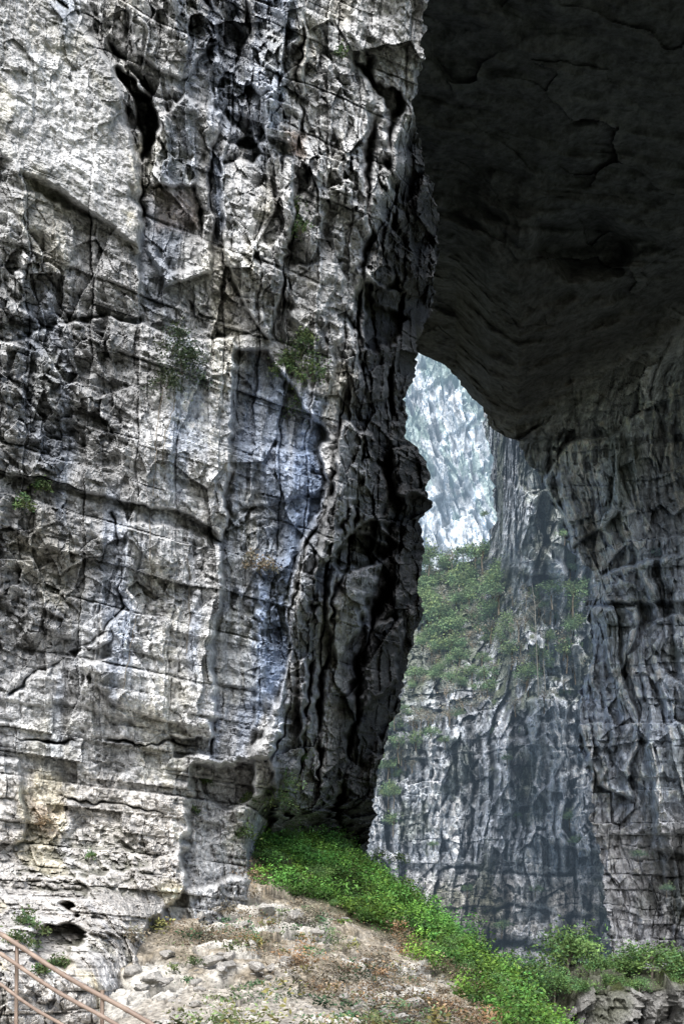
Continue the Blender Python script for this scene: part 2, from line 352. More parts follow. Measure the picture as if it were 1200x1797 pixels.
CLR=val[...,None]*C(0.90,0.98,1.10); CLR=mixc(CLR,val[...,None]*C(1.08,0.97,0.88),0.5*(1-wm)*ss(V,350,700)+.35*lo)
ms=ss(vn(Wx/4,D/4,Wz/5,411)+0.4*n1,0.35,0.7)*wm
CLR=mixc(CLR,0*CLR+C(0.12,0.15,0.08),ms*0.45)
CLR=np.clip(CLR,0.015,0.82)
ext=[];extc=[]
for kk in range(16,0,-1):
    q=kk/16; ext.append(P(L+14*q+0*L,v2,D2[:,0]+14*q**1.2)); extc.append(CLR[:,0]*0.8)
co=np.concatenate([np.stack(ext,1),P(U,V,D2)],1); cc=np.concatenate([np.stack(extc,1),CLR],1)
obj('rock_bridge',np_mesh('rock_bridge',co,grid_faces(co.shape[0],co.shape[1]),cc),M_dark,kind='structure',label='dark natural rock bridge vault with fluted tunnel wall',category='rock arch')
# ================================================================ GORGE WALL beyond the vault
v3=np.linspace(600,1800,720).astype(f32)
L=pl(v3,[(835,600),(845,690),(850,740),(862,800),(868,900),(864,945),(858,962),(835,980),(790,995),(740,1010),(640,1040),(560,1070),(540,1800)])+5*vn(v3/12,0,0,501)+3*vn(v3/5,0,0,502)
NC=480
U=(L[:,None]+(1250-L[:,None])*np.linspace(0,1,NC)[None,:]).astype(f32); V=np.repeat(v3[:,None],NC,1)
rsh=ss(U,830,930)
D=lerp(np.interp(V,[600,960,1100,1250,1300,1660,1800],[205,195,176,160,156,151,149])+14*ss(850-U,-100,250),np.interp(V,[600,960,1100,1250,1300,1660,1800],[150,152,155,153,152,149,148])-0.02*(U-900),rsh)
slope=poly(U+60*vn(U/60,V/60,0,504),V+60*vn(U/50,V/50,0,505),[(600,960),(870,940),(880,1030),(960,1060),(1040,1060),(1020,1200),(900,1260),(860,1230),(740,1270),(600,1300)],50)
Wx=(U-600)/F*D; Wz=H+(V0-V)/F*D
n=fbm(Wx/6,D/6,Wz/6,4,521); n_b=fbm(Wx/6,D/6,Wz/6,4,527); wx=Wx+0.9*n; wz=Wz+1.2*n_b
f1,c1=facet(wx/5,D/10,wz/12,531,1.2,.8);f2,c2=facet(wx/2.1,D/4,wz/5,541,1.2,.8);f3,c3=facet(wx/0.9,D/2,wz/1.9,551,1.3,.7)
T1=terr(fbm(wx/4,0*D,wz/16,3,533),6,.88); T2=terr(fbm(wx/1.3,0*D,wz/7,3,535),6,.88)
b1,j1=beds(wx,wz+0.05*wx,4.2,7,561); b2,j2=beds(wx,wz,1.6,3.5,571)
lo=ss(V,1500,1580)
fl=1-np.abs(fbm(wx/1.2,0*wx,Wz/26,3,581))*2.6
rk=1-slope*0.3
ct=1+.5*rsh
d=rk*(4.0*T1+2.4*T2*ct+2.2*f1+1.8*f2*ct+1.0*f3*ct+1.2*fl*(1-.7*lo)+1.1*b1-0.6*j1+lo*(0.9*b2-0.8*j2)+.5*b2+0.5*fbm(Wx/0.8,0*D,Wz/0.8,3,591))+slope*2.0*n
wu=U+20*n; wv=V+20*n_b
for pts,off in [([(925,1225),(965,1215),(1000,1240),(985,1300),(960,1420),(930,1380),(935,1300),(918,1265)],6),([(870,1300),(925,1290),(930,1420),(880,1440)],2.5),([(930,1400),(1000,1350),(1060,1360),(1060,1500),(960,1480)],3),([(870,830),(940,860),(955,960),(1000,1010),(930,1010),(880,960)],3)]:
    d=d+off*poly(wu,wv,pts,5)
for pts,w,dep in [([(918,780),(925,860),(950,900)],6,4),([(985,860),(995,960),(1010,1040)],9,5),([(850,1665),(950,1672),(1200,1668)],9,5),([(1000,1240),(1010,1350),(1000,1480)],7,4),([(700,1520),(900,1535),(1100,1545)],4,1.5),([(850,1600),(950,1608),(1080,1612)],4,2)]:
    d=d-dep*(.4+ss(n_b,-.2,.3))*np.exp(-(segd(wu,wv,pts)/w)**2)
D3=D-d
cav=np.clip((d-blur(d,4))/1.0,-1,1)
n1=fbm(wx/8,D/8,wz/8,4,601); n3=fbm(wx/1.1,0*D,Wz/20,4,602); n2=fbm(wx/0.9,D,wz/0.9,3,603)
val=0.50+0.14*n1+.24*n2+0.30*ss(n3+0.4*n2,0.05,0.45)-.28*ss(-n3,.05,.35)
val=val*(1-0.7*np.clip(-cav,0,1)+0.4*np.clip(cav,0,1))*(1+.3*rsh)  # light contrast painted into relief; right side lifted against the bridge's shadow
CLR=val[...,None]*C(0.93,0.98,1.05)  # blue grey rock with a pale haze tint painted in
wht=poly(wu,wv,[(925,1300),(960,1290),(955,1400),(935,1400)],10)+poly(wu,wv,[(865,960),(920,880),(930,980),(880,1020)],15); CLR=mixc(CLR,0*CLR+C(0.78,0.78,0.78),np.clip(wht,0,1)*0.5)  # pale hanging rock, plus painted light on the column's left face
ms=np.clip(ss(vn(Wx/5,D/5,Wz/6,611)+0.6*n2-0.3*wht,0.15,0.55)*0.6+slope*0.8*ss(n2+n1,-0.5,0.1),0,1)
CLR=mixc(CLR,0*CLR+C(0.15,0.17,0.115)*(1+0.6*n2[...,None]),ms)
CLR=mixc(CLR,CLR*C(1.12,1.0,0.86),lo*0.8)
CLR=np.clip(CLR,0.02,0.84)
ext=[];extc=[]
for kk in range(12,0,-1):
    q=kk/12; ext.append(P(L+10*q,v3+14*q,D3[:,0]+18*q)); extc.append(CLR[:,0])
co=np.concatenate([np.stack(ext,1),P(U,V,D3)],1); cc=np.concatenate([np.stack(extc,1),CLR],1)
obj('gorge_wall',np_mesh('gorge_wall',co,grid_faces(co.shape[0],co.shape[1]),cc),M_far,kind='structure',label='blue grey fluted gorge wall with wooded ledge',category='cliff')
LG=L.copy()
def gorgeD(u,v):
    i=int(np.clip(np.argmin(abs(v3-v)),0,len(v3)-1)); j=int(np.clip((u-LG[i])/(1250-LG[i])*(D3.shape[1]-1),0,D3.shape[1]-1)); return float(D3[i,j])
# ================================================================ DISTANT SUNLIT CLIFF
xs=np.linspace(5,75,320).astype(f32); zs=np.linspace(-10,230,560).astype(f32)
X=np.repeat(xs[None,:],560,0); Z=np.repeat(zs[::-1,None],320,1)
n=fbm(X/14,0*X,Z/14,4,701); wx=X+2*n+0.22*Z; wz=Z+2*fbm(X/14,0*X,Z/14,4,707)
f1,_=facet(wx/9,0*X,wz/30,711,.8,.7);f2,_=facet(wx/3.5,0*X,wz/14,721,.8,.6);f3,_=facet(wx/1.4,0*X,wz/3.5,731,1.1)
b1,j1=beds(wx,wz-0.6*X,7,11,741)
d=4*f1+2.6*f2+1.3*f3+2.5*terr(fbm(wx/2.2,0*X,wz/20,3,743),6,.88)+1.8*b1-1.7*j1+.6*fbm(wx/1,0*X,wz/2,3,745)
cav=np.clip((d-blur(d,4))/1.3,-1,1)
n2=fbm(wx/1.4,0*X,wz/8,4,761)
val=(0.66+0.7*n2)*(1-0.85*np.clip(-cav,0,1))
CLR=np.clip(val,0.06,0.84)[...,None]*C(0.93,0.98,1.04)  # bluish haze tint painted into the pale rock
ms=ss(vn(X/6,0*X,Z/9,771)+0.9*n2+0.5*fbm(X/2,0*X,Z/2,3,773)+0.5*ss(Z,130,155),0.2,0.45)
CLR=mixc(CLR,0*CLR+C(0.10,0.17,0.13),ms*0.7)
co=np.stack([X,300-d,Z],-1)
obj('distant_cliff',np_mesh('distant_cliff',co,grid_faces(560,320),CLR),M_dist,kind='structure',label='bright limestone cliff with painted haze beyond the gorge',category='cliff')
# ================================================================ GROUND
def w(u,v,D): return ((u-600)/F*D, D, H+(V0-v)/F*D)
gp=[w(*q) for q in [(600,1797,23),(300,1800,23),(900,1860,25),(250,1695,35),(330,1640,40),(450,1545,48),(350,1565,46),(445,1435,57),(560,1470,66),(640,1515,68),(500,1650,42),(600,1700,37),(700,1755,34),(640,1600,50),(760,1612,60),(850,1687,52),(960,1797,42),(750,1700,44),(0,1850,29),(100,1830,30),(200,1790,31),(0,1900,16),(-100,1850,26)]]+[(0,0,0),(-12,0,0),(10,2,-1),(0,8,-.1)]
gp=np.array(gp)
def phi(r): return r*r*np.log(r+1e-6)
nP=len(gp); A=np.zeros((nP+3,nP+3)); A[:nP,:nP]=phi(np.hypot(gp[:,None,0]-gp[None,:,0],gp[:,None,1]-gp[None,:,1]))+0.3*np.eye(nP)
A[:nP,nP]=1;A[:nP,nP+1]=gp[:,0];A[:nP,nP+2]=gp[:,1];A[nP:,:nP]=A[:nP,nP:].T
wts=np.linalg.solve(A,np.r_[gp[:,2],0,0,0])
def gz(x,y):
    x=np.asarray(x,float);y=np.asarray(y,float)
    xc=np.clip(x,-14,9);yc=np.clip(y,0,72)
    z=wts[nP]+wts[nP+1]*xc+wts[nP+2]*yc
    for i in range(nP): z=z+wts[i]*phi(np.hypot(xc-gp[i,0],yc-gp[i,1]))
    cr=np.interp(y,[30,42,52,60,66,70,80],[9.5,7.6,6.5,4.8,1.8,-0.5,-5])
    o=np.maximum(x-cr,0); z=z-1.25*o**1.15*ss(y,20,35)-0.25*np.maximum(x-9,0)*(1-ss(y,20,35))
    return np.maximum(z,-26)
def ax(a,b,c,d_,nd,no):
    l=b-np.geomspace(0.5,b-a,no)[::-1]; r=c+np.geomspace(0.5,d_-c,no); return np.concatenate([l,np.linspace(b,c,nd),r]).astype(f32)
gx=ax(-900,-12,10,1200,460,36); gy=ax(-700,16,74,2500,680,40)
X,Y=np.meshgrid(gx,gy)
Z=gz(X,Y).astype(f32)
near=ss(Y,5,15)*(1-ss(Y,80,120))*(1-ss(np.abs(X),14,25))
n=fbm(X/3,Y/3,0*X,4,801); nq=fbm(X/1.2,Y/1.2,0*X,4,803)
f1,c1=facet(X/1.6+0.3*n,Y/2.4+.2*nq,Z/1.2,811,1,.9);f2,c2=facet(X/0.6,Y/0.9,Z/0.4,821,1,.9);f3,c3=facet(X/0.2,Y/0.25,0*X,831,1.0,.8)
PU=600+F*X/np.maximum(Y,1);PV=V0-F*(Z-H)/np.maximum(Y,1)
gpu=PU+30*n+14*nq; gpv=PV+18*nq
G_green=poly(PU+14*n+20*nq,PV+8*n+12*nq,[(445,1420),(520,1435),(640,1510),(720,1540),(800,1600),(900,1680),(1010,1810),(910,1830),(800,1730),(690,1645),(570,1590),(450,1540)],14)
G_rock=poly(gpu,gpv,[(340,1645),(510,1655),(515,1720),(340,1725)],4)+poly(gpu,gpv,[(330,1555),(460,1560),(570,1605),(590,1660),(440,1640),(330,1605)],4)+poly(gpu,gpv,[(600,1670),(690,1680),(820,1790),(690,1800),(610,1740)],4)+poly(gpu,gpv,[(230,1680),(330,1680),(330,1740),(230,1750)],4)
G_rock=np.clip(G_rock*ss(n+nq,-.5,-.15)+ss(n+.5*nq,0.2,0.3),0,1)*(1-G_green)
G_path=poly(gpu,gpv,[(200,1745),(480,1735),(620,1770),(740,1830),(600,2100),(0,2100),(150,1800)],14)
zt=Z/0.75+0.45*n+.15*nq
step=terr(zt,1,.86)-zt
dg=0.16*n+0.22*f1*(1-0.6*G_path)+(0.05+0.12*G_rock)*f2+0.035*f3+0.95*(G_rock*.85+.15)*(1-G_path)*step+.05*nq
Z2=Z+near*dg
cv=np.clip((dg-blur(dg,3))/0.10,-1,1)
n2=fbm(X/0.5,Y/0.5,0*X,4,841,.65); n5=fbm(X/0.12,Y/0.15,0*X,2,843)
sc=(0.34+0.12*n2+0.12*f3+.12*n5)[...,None]*C(1.06,0.98,0.85)
br=(0.23+0.09*n2)[...,None]*C(1.10,0.94,0.70)
gr=(0.07+0.03*n2)[...,None]*C(0.9,1.0,0.5)
rk=(0.47+0.18*n2+.08*n5)[...,None]*C(1.03,0.995,0.91)
CLR=mixc(br,sc,np.clip(G_path*.9+0.3+0.9*n2,0,1)); CLR=mixc(CLR,rk,np.clip(G_rock,0,1)*0.85); CLR=mixc(CLR,gr,G_green)
far=np.clip(1-near,0,1); CLR=mixc(CLR,0*CLR+C(0.09,0.10,0.06),far)
CLR=CLR*(1-0.5*np.clip(-cv,0,1)[...,None]+0.2*np.clip(cv,0,1)[...,None])
CLR=np.clip(CLR,0.012,0.7)
co=np.stack([X,Y,Z2],-1)
obj('ground',np_mesh('ground',co,grid_faces(*X.shape,flip=True),CLR),M_gr,kind='structure',label='stony slope of tan scree dropping into the gorge',category='ground')
# ================================================================ ROCK TERRACE
prof=np.array([(100,-9),(96,-2.0),(88,-1.2),(80,-1.0),(77,-1.3),(76.2,-2.2),(76.0,-4),(75.2,-6),(74.5,-9),(73,-14),(70,-26)],float)
seg=np.r_[0,np.cumsum(np.hypot(*np.diff(prof,axis=0).T))]; q=np.linspace(0,seg[-1],300)
py=np.interp(q,seg,prof[:,0]);pz=np.interp(q,seg,prof[:,1]); xs=np.linspace(13.5,48,300)
X=np.repeat(xs[None,:],300,0).astype(f32);Y=np.repeat(py[:,None],300,1).astype(f32);Z=np.repeat(pz[:,None],300,1).astype(f32)
n=fbm(X/3,Y/3,Z/3,4,901); f1,c1=facet(X/2.4+.4*n,Y/3,Z/3+.4*n,911,1,.9);f2,c2=facet(X/1,Y/1,Z/1.2,921);f3,c3=facet(X/.4,Y/.4,Z/.4,931);b1,j1=beds(Z,X,1.9,2.2,941)
d=2.2*f1+0.9*f2+0.3*f3+0.9*b1-0.6*j1+0.6*n-2.0*(1-ss(X,13.5,18)); cv=np.clip((d-blur(d,4))/.4,-1,1)
tp=ss(Z,-2,-1.2)
val=(0.28+0.2*n+0.1*f3)*(1-.5*np.clip(-cv,0,1)); CLR=val[...,None]*C(1,.99,.96); CLR=mixc(CLR,0*CLR+C(.06,.07,.03),np.clip(tp*0.7+ss(n,.1,.4)*.6,0,1)); CLR=np.clip(CLR,.012,.6)
co=np.stack([X,Y-d*(1-tp),Z+0.4*d*tp-3*(1-ss(X,13.5,17))],-1)
obj('rock_terrace',np_mesh('rock_terrace',co,grid_faces(300,300,flip=False),CLR),M_near,kind='structure',label='low grey rock terrace under leafy bushes',category='rock')
# ================================================================ FOLIAGE
def leaves(centers,size,colr,seed=0,droop=0.0):
    r=np.random.default_rng(seed); n=len(centers)
    a=r.normal(size=(n,3)); a[:,2]=a[:,2]*0.6-droop; a/=np.linalg.norm(a,axis=1)[:,None]
    b=r.normal(size=(n,3)); b-=a*(a*b).sum(1)[:,None]; b/=np.linalg.norm(b,axis=1)[:,None]
    s=(size*(0.6+0.8*r.random(n)))[:,None]
    c=centers
    q=np.stack([c-a*s,c+b*s*0.42,c+a*s,c-b*s*0.42],1)
    return q.reshape(-1,3),np.arange(n*4).reshape(n,4),np.repeat(colr,4,axis=0)
def crown_pts(r,R,n,nclump,flat=0.8,spread=0.22):
    k=r.normal(size=(nclump,3)); k/=np.linalg.norm(k,axis=1)[:,None]; k*=(0.35+0.6*r.random(nclump))[:,None]; k[:,2]=np.abs(k[:,2])*1.0-0.25
    k*=np.array([1,1,flat]); i=r.integers(0,nclump,n)
    p=k[i]+r.normal(size=(n,3))*spread*np.array([1,1,.7])*(0.6+0.8*r.random(nclump))[i][:,None]
    return p*R,i,k
def leafcol(r,i,nclump,p,base,var=0.45):
    tone=(1-var+2*var*r.random(nclump))[i]*(0.8+0.4*r.random(len(i)))
    hue=r.random(nclump)[i][:,None]
    c=np.array(base)[None,:]*tone[:,None]*(1+(hue-0.5)*np.array([0.5,0.1,-0.2]))
    return c
def bark(name,a_,b_):
    m=bpy.data.materials.new(name); m.use_nodes=True; N=m.node_tree.nodes
    no=N.new('ShaderNodeTexNoise'); no.inputs['Scale'].default_value=6; cr=N.new('ShaderNodeValToRGB')
    cr.color_ramp.elements[0].color=a_;cr.color_ramp.elements[1].color=b_
    m.node_tree.links.new(no.outputs[0],cr.inputs[0]);m.node_tree.links.new(cr.outputs[0],N['Principled BSDF'].inputs['Base Color']); return m
M_bark=bark('bark',(.10,.085,.07,1),(.3,.27,.22,1)); M_pale=bark('pale_bark',(.2,.2,.18,1),(.36,.36,.33,1))
def tube(pts,rads,k=6):
    V_=[];Fc=[]
    for i,p in enumerate(pts):
        p=np.array(p,float); a=np.array(pts[min(i+1,len(pts)-1)],float)-np.array(pts[max(i-1,0)],float); a/=np.linalg.norm(a)+1e-9
        u=np.cross(a,[0.3,0.9,0.1]); u/=np.linalg.norm(u); v=np.cross(a,u)
        for j in range(k):
            th=2*math.pi*j/k; V_.append(p+rads[i]*(math.cos(th)*u+math.sin(th)*v))
        if i:
            for j in range(k): Fc.append(((i-1)*k+j,(i-1)*k+(j+1)%k,i*k+(j+1)%k,i*k+j))
    return np.array(V_),np.array(Fc)
def join(parts):
    V_=[];Fc=[];o=0
    for v,f in parts: V_.append(v);Fc.append(f+o);o+=len(v)
    return np.concatenate(V_),np.concatenate(Fc)
def tree_protos(k,R,Ht,nl,ls,base,seed,mat):
    out=[]
    for s in range(k):
        r=np.random.default_rng(seed+s); p,i,kk=crown_pts(r,R,nl,26,0.85)
        p[:,2]+=Ht*0.7
        c=leafcol(r,i,26,p,base,.6); v,f,cc=leaves(p,ls*np.ones(len(p)),c,seed+s)
        crown=np_mesh('tree_crown',v,f,cc); crown.materials.append(mat)
        tp=[(0,0,-1.0),(0.1*R,0,Ht*0.3),(0.05*R,0.1*R,Ht*0.7),(0,0,Ht)]; parts=[tube(tp,[.05*R,.04*R,.03*R,.01*R])]
        for m in range(7):
            e=kk[m]*R*0.9+np.array([0,0,Ht*0.7]); st=np.array([0.05*R,0.05*R,Ht*(0.35+0.05*m)]); parts.append(tube([st,(st+e)/2+[0,0,0.1*R],e],[.022*R,.016*R,.006*R],5))
        v,f=join(parts); tr=np_mesh('trunk',v,f); tr.materials.append(M_bark); out.append((tr,crown))
    return out
def place_tree(kind,loc,sc,rot,pr,label,cat,group):
    e=bpy.data.objects.new(kind,None); e.empty_display_size=0.5; link(e); e.location=loc; e.scale=(sc,sc,sc*random.uniform(.85,1.2)); e.rotation_euler=(0,0,rot)
    e['label']=label; e['category']=cat; e['group']=group
    for me,nm in zip(pr,('trunk','crown')):
        o=bpy.data.objects.new(nm,me); link(o); o.parent=e
    return e
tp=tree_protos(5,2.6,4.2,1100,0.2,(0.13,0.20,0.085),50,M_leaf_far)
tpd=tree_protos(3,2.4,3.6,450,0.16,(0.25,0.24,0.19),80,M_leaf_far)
slope_poly=[(690,1000),(760,990),(800,970),(865,958),(880,1025),(905,1010),(1000,1050),(1020,1060),(1020,1120),(1010,1210),(900,1250),(860,1225),(740,1310),(680,1400)]
lush=[(700,990),(870,955),(880,1040),(860,1130),(740,1150),(690,1120)]
cnt=0; tries=0
while cnt<280 and tries<6000:
    tries+=1
    if cnt<85: u=random.uniform(690,880); v=random.uniform(955,1150); pp=lush
    else: u=random.uniform(680,1030); v=random.uniform(1000,1400); pp=slope_poly
    if poly(np.array([u],f32),np.array([v],f32),pp,1)[0]<0.5: continue
    Dd=gorgeD(u,v+8); x,y,z=w(u,v+18,Dd-0.5)
    dry=random.random()<(0.45 if cnt>=85 else 0.15)
    pr=random.choice(tpd if dry else tp); sc=random.uniform(0.4,1.05) if cnt<85 else random.uniform(0.3,.75)
    place_tree('hillside_tree',(x,y,z),sc,random.uniform(0,6.28),pr,'bare twiggy grey brown tree on rocky slope' if dry else 'leafy green tree on rocky gorge slope','tree','trees on the gorge slope'); cnt+=1
for u,v,sc in [(1005,1060,.8),(1010,1100,.6),(1015,950,.5),(1000,1000,.5),(925,1285,.45),(690,1400,.6),(680,1350,.6),(690,1450,.6),(1000,1440,.5),(1015,1480,.5),(880,1630,.5),(820,1560,.35),(760,1480,.3),(905,1430,.3),(1170,1560,.3),(835,1640,.5),(700,1320,.7),(850,900,.3),(1150,980,.35),(1120,1500,.3),(940,1560,.35),(890,1330,.3),(860,1290,.4),(780,1300,.4),(1010,985,.6),(990,940,.4),(1020,1030,.5)]:
    Dd=(gorgeD(u,v) if u<1040 else 112)-1.0; place_tree('shrub',w(u,v+12,Dd),sc,random.uniform(0,6.28),random.choice(tp),'green shrub rooted in gorge wall crack','shrub','shrubs on the gorge wall')
bp=tree_protos(5,2.0,1.6,2600,0.10,(0.13,0.24,0.08),120,M_leaf)
for u,v,D_,sc in [(1000,1712,84,1.35),(1055,1725,80,.8),(1095,1720,80,.85),(1140,1712,79,1.2),(1193,1722,79,.9),(1235,1722,79,1.1),(1075,1738,78,.5),(972,1748,80,.8),(1180,1738,78,.5),(925,1755,95,1.4),(868,1725,100,1.3),(935,1775,88,1.2),(900,1790,92,1.4),(1020,1745,77,.5),(1120,1742,77,.45)]:
    place_tree('bush',w(u,v,D_),sc,random.uniform(0,6.28),random.choice(bp),'leafy green bush on grey rock terrace','bush','bushes on the terrace')
def ground_at(u,v):
    ys=np.linspace(15,75,600); x=(u-600)/F*ys; zr=H+(V0-v)/F*ys; zg=gz(x,ys); i=np.argmax(zg>=zr); return (float(x[i]),float(ys[i]),float(zg[i])) if zg[i]>=zr[i] else None
for k in range(34):
    u=random.uniform(460,940); lo_=np.interp(u,[450,570,690,800,910],[1530,1585,1640,1715,1800]); hi_=np.interp(u,[447,520,640,720,800,900,960],[1440,1452,1520,1545,1615,1695,1770]); v=random.uniform(hi_,max(lo_,hi_+5)); g_=ground_at(u,v)
    if g_: place_tree('bank_shrub',(g_[0],g_[1],g_[2]-.1),random.uniform(.14,.34),random.uniform(0,6.28),random.choice(bp),'low leafy shrub among slope undergrowth','shrub','shrubs on the green bank')
def cover(name,pl_,n_c,per,size,base,hgt,seed,label,cat,rad=0.35,var=0.5,droop=0.0,gap=-9,hv=.9):
    r=np.random.default_rng(seed)
    X=r.uniform(-14,10,n_c*18);Y=r.uniform(20,72,n_c*18);Zq=gz(X,Y)
    pu=600+F*X/Y;pv=V0-F*(Zq-H)/Y
    ok=(poly(pu.astype(f32)+34*vn(X/1.6,Y/1.6,0*X,5),pv.astype(f32)+18*vn(X/1.6,Y/1.6,0*X,9),pl_,1)>0.5)&(vn(X/1.3,Y/1.3,0*X,seed+60)+.5*vn(X/.5,Y/.5,0*X,seed+61)>gap)
    X,Y,Zq=X[ok][:n_c],Y[ok][:n_c],Zq[ok][:n_c]; n=len(X)
    hs=hgt*(0.3+1.5*r.random(n)**3)*(1+0.7*vn(X/1.5,Y/1.5,0*X,7))
    i=np.repeat(np.arange(n),per); p=r.normal(size=(n*per,3))*(rad*0.6*(0.4+r.random(n)))[i][:,None]
    hh=r.random(n*per)
    p=p*np.array([1,1,0.3])+np.stack([X[i],Y[i],Zq[i]+hs[i]*hh],1)
    tone=(1-var+2*var*r.random(n))[i]*(0.4+0.8*hh)*(1+0.8*vn(X/1.6,Y/1.6,0*X,77))[i]
    hue=np.clip(r.random(n)+.7*vn(X/1.5,Y/1.5,0*X,78),0,1.2)[i][:,None]
    c=np.clip(np.array(base)[None]*tone[:,None]*(1+(hue-.5)*np.array([hv,.1,-.2])),.005,.6)
    v,f,cc=leaves(p,size*(0.6+0.9*r.random(n))[i],c,seed,droop)
    return obj(name,np_mesh(name,v,f,cc),M_leaf,kind='stuff',label=label,category=cat)
green_p=[(447,1425),(520,1440),(600,1490),(640,1508),(720,1530),(800,1600),(900,1680),(1010,1810),(915,1830),(805,1725),(695,1640),(565,1585),(450,1540)]
cover('ground_cover',green_p,1900,100,0.058,(0.095,0.215,0.04),0.75,1,'bright green leafy undergrowth on the steep slope','undergrowth',0.5,.6,0,-.3,.55)
cover('dry_grass',[(250,1640),(335,1545),(450,1520),(600,1570),(810,1690),(930,1830),(600,1800),(480,1700),(330,1690)],560,60,0.045,(0.24,0.175,0.11),0.4,2,'rust brown dry grass and ferns on stony ground','dry grass',0.5,.5,0,.08,.5)
cover('sparse_weeds',[(280,1600),(560,1600),(870,1830),(300,1830)],190,60,0.05,(0.13,0.17,0.07),0.35,3,'sparse grey green weeds among scree','weeds',0.35,.5,0,0)
cl=[(300,610,.9,360),(318,645,.9,360),(290,670,.7,300),(335,620,.7,260),(310,585,.6,200),(525,625,.9,360),(548,650,.6,240),(500,640,.6,240),(525,700,.8,260),(535,590,.5,160),(520,370,.5,160),(525,400,.45,140),(40,880,.4,180),(75,850,.3,140),(440,985,.5,160),(470,990,.45,140),(360,1370,.3,120),(340,1420,.25,90),(430,1460,.5,200),(435,1400,.35,120),(500,1370,.7,240),(490,1400,.7,240),(530,1330,.5,160),(700,1505,.5,180),(665,1500,.6,200),(600,1480,.8,240),(50,1620,.5,250),(30,1650,.45,250),(105,1690,.35,200),(75,1700,.3,150),(160,1500,.2,60),(80,1440,.3,120),(240,1640,.4,130),(300,1650,.5,160),(600,90,.35,90),(640,1530,.6,200)]
for n_,(u,v,R,nl) in enumerate(cl):
    r=np.random.default_rng(900+n_); p,i,kk=crown_pts(r,R,int(nl*1.9),12,1.1,0.3); p[:,2]-=0.3*np.abs(p[:,0])
    dry=(u,v) in ((440,985),(470,990),(240,1640),(300,1650),(80,1440))
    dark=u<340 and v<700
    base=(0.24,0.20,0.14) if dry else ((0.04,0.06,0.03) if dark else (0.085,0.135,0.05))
    c=leafcol(r,i,12,p,base); vv_,ff,cc=leaves(p,0.06*np.ones(len(p)),c,n_,0.4)
    if u>=640: Dd=64
    else: Dd=cliffD(u,v)-0.35
    e=bpy.data.objects.new('dry_tuft' if dry else 'cliff_shrub',None); link(e); e.location=w(u,v,Dd)
    e['label']='dry brown tuft rooted in limestone crack' if dry else 'small leafy shrub rooted in limestone crack'; e['category']='shrub'; e['group']='shrubs rooted on the cliff'
    o=obj('leaves',np_mesh('leaves',vv_,ff,cc),M_leaf); o.parent=e
    parts=[tube([(0,.35,-.1),np.array(kk[m])*R*.5,np.array(kk[m])*R],[.015,.01,.004],4) for m in range(6)]
    v_,f_=join(parts); o=obj('stem',np_mesh('stem',v_,f_),M_bark); o.parent=e
for n_,pts in enumerate([[(285,680),(275,760),(272,820),(270,880)],[(310,660),(303,720),(290,760),(283,830)],[(265,880),(262,980),(268,1050)],[(240,1080),(225,1160),(215,1230)],[(330,980),(333,1080),(326,1160)]]):
    q=[]
    for (u0,v0),(u1,v1) in zip(pts[:-1],pts[1:]):
        for k in range(6):
            s=k/6; u=lerp(u0,u1,s)+random.uniform(-2,2); v=lerp(v0,v1,s); q.append(w(u,v,cliffD(u,v)-0.12))
    v_,f_=tube(q,[.016]*len(q),5); obj('vine',np_mesh('vine',v_,f_),M_bark,label='thin bare vine hanging down limestone face',category='vine',group='vines on the cliff')
for n_,(u,v,h) in enumerate([(945,1212,14),(957,1200,8)]):
    r=random.Random(n_); x,y,z=w(u,v,gorgeD(u,v)-2)
    parts=[tube([(0,0,-1),(-.3,0,h*.4),(-.5,0,h*.8),(-.9,0,h)],[.07,.055,.04,.015],5)]
    for m in range(14):
        zz=h*(.35+.043*m); a_=r.uniform(0,6.28); parts.append(tube([(-.4,0,zz),(-.4+.6*math.cos(a_),.6*math.sin(a_),zz+.5),(-.4+1.3*math.cos(a_),1.3*math.sin(a_),zz+1.1)],[.035,.025,.01],4))
    v_,f_=join(parts); o=obj('bare_tree',np_mesh('bare_tree',v_,f_),M_pale,label='slender pale leafless tree on the gorge ledge',category='tree',group='bare trees on the ledge'); o.location=(x,y,z)
# ================================================================ BOULDERS
import bmesh
def boulder(seed):
    bm=bmesh.new(); bmesh.ops.create_icosphere(bm,subdivisions=4,radius=1); r=np.random.default_rng(seed)
    co=np.array([v.co[:] for v in bm.verts],f32); faces=np.array([[v.index for v in f.verts] for f in bm.faces]); bm.free()
    for k in range(16):
        nrm=r.normal(size=3);nrm/=np.linalg.norm(nrm);h=r.uniform(.5,.85); dd=co@nrm-h; co=co-np.maximum(dd,0)[:,None]*nrm
    co=co+0.05*fbm(co[:,0]*3+seed,co[:,1]*3,co[:,2]*3,4,seed)[:,None]*co
    c=(0.38+0.16*fbm(co[:,0]*4,co[:,1]*4+seed,co[:,2]*4,4,seed))[:,None]*C(1.04,1,.93)
    me=np_mesh('boulder',co,faces,c); me.materials.append(M_gr); return me
bms=[boulder(s) for s in range(5)]
spots=[(603,1752,.22),(500,1690,.3),(470,1600,.4),(520,1610,.35),(560,1640,.3),(640,1690,.3),(690,1740,.25),(720,1765,.3),(660,1725,.2),(430,1625,.3),(400,1700,.35),(370,1690,.3),(450,1700,.3),(350,1740,.15),(540,1770,.12),(480,1760,.12),(420,1780,.1),(300,1760,.12),(640,1785,.15),(700,1790,.2),(760,1795,.2),(590,1785,.1),(380,1600,.35),(410,1575,.3),(345,1610,.3),(620,1655,.3),(270,1720,.3),(250,1740,.25),(235,1710,.4)]
for k in range(26): spots.append((random.uniform(260,700),random.uniform(1590,1790),random.uniform(.13,.26)))
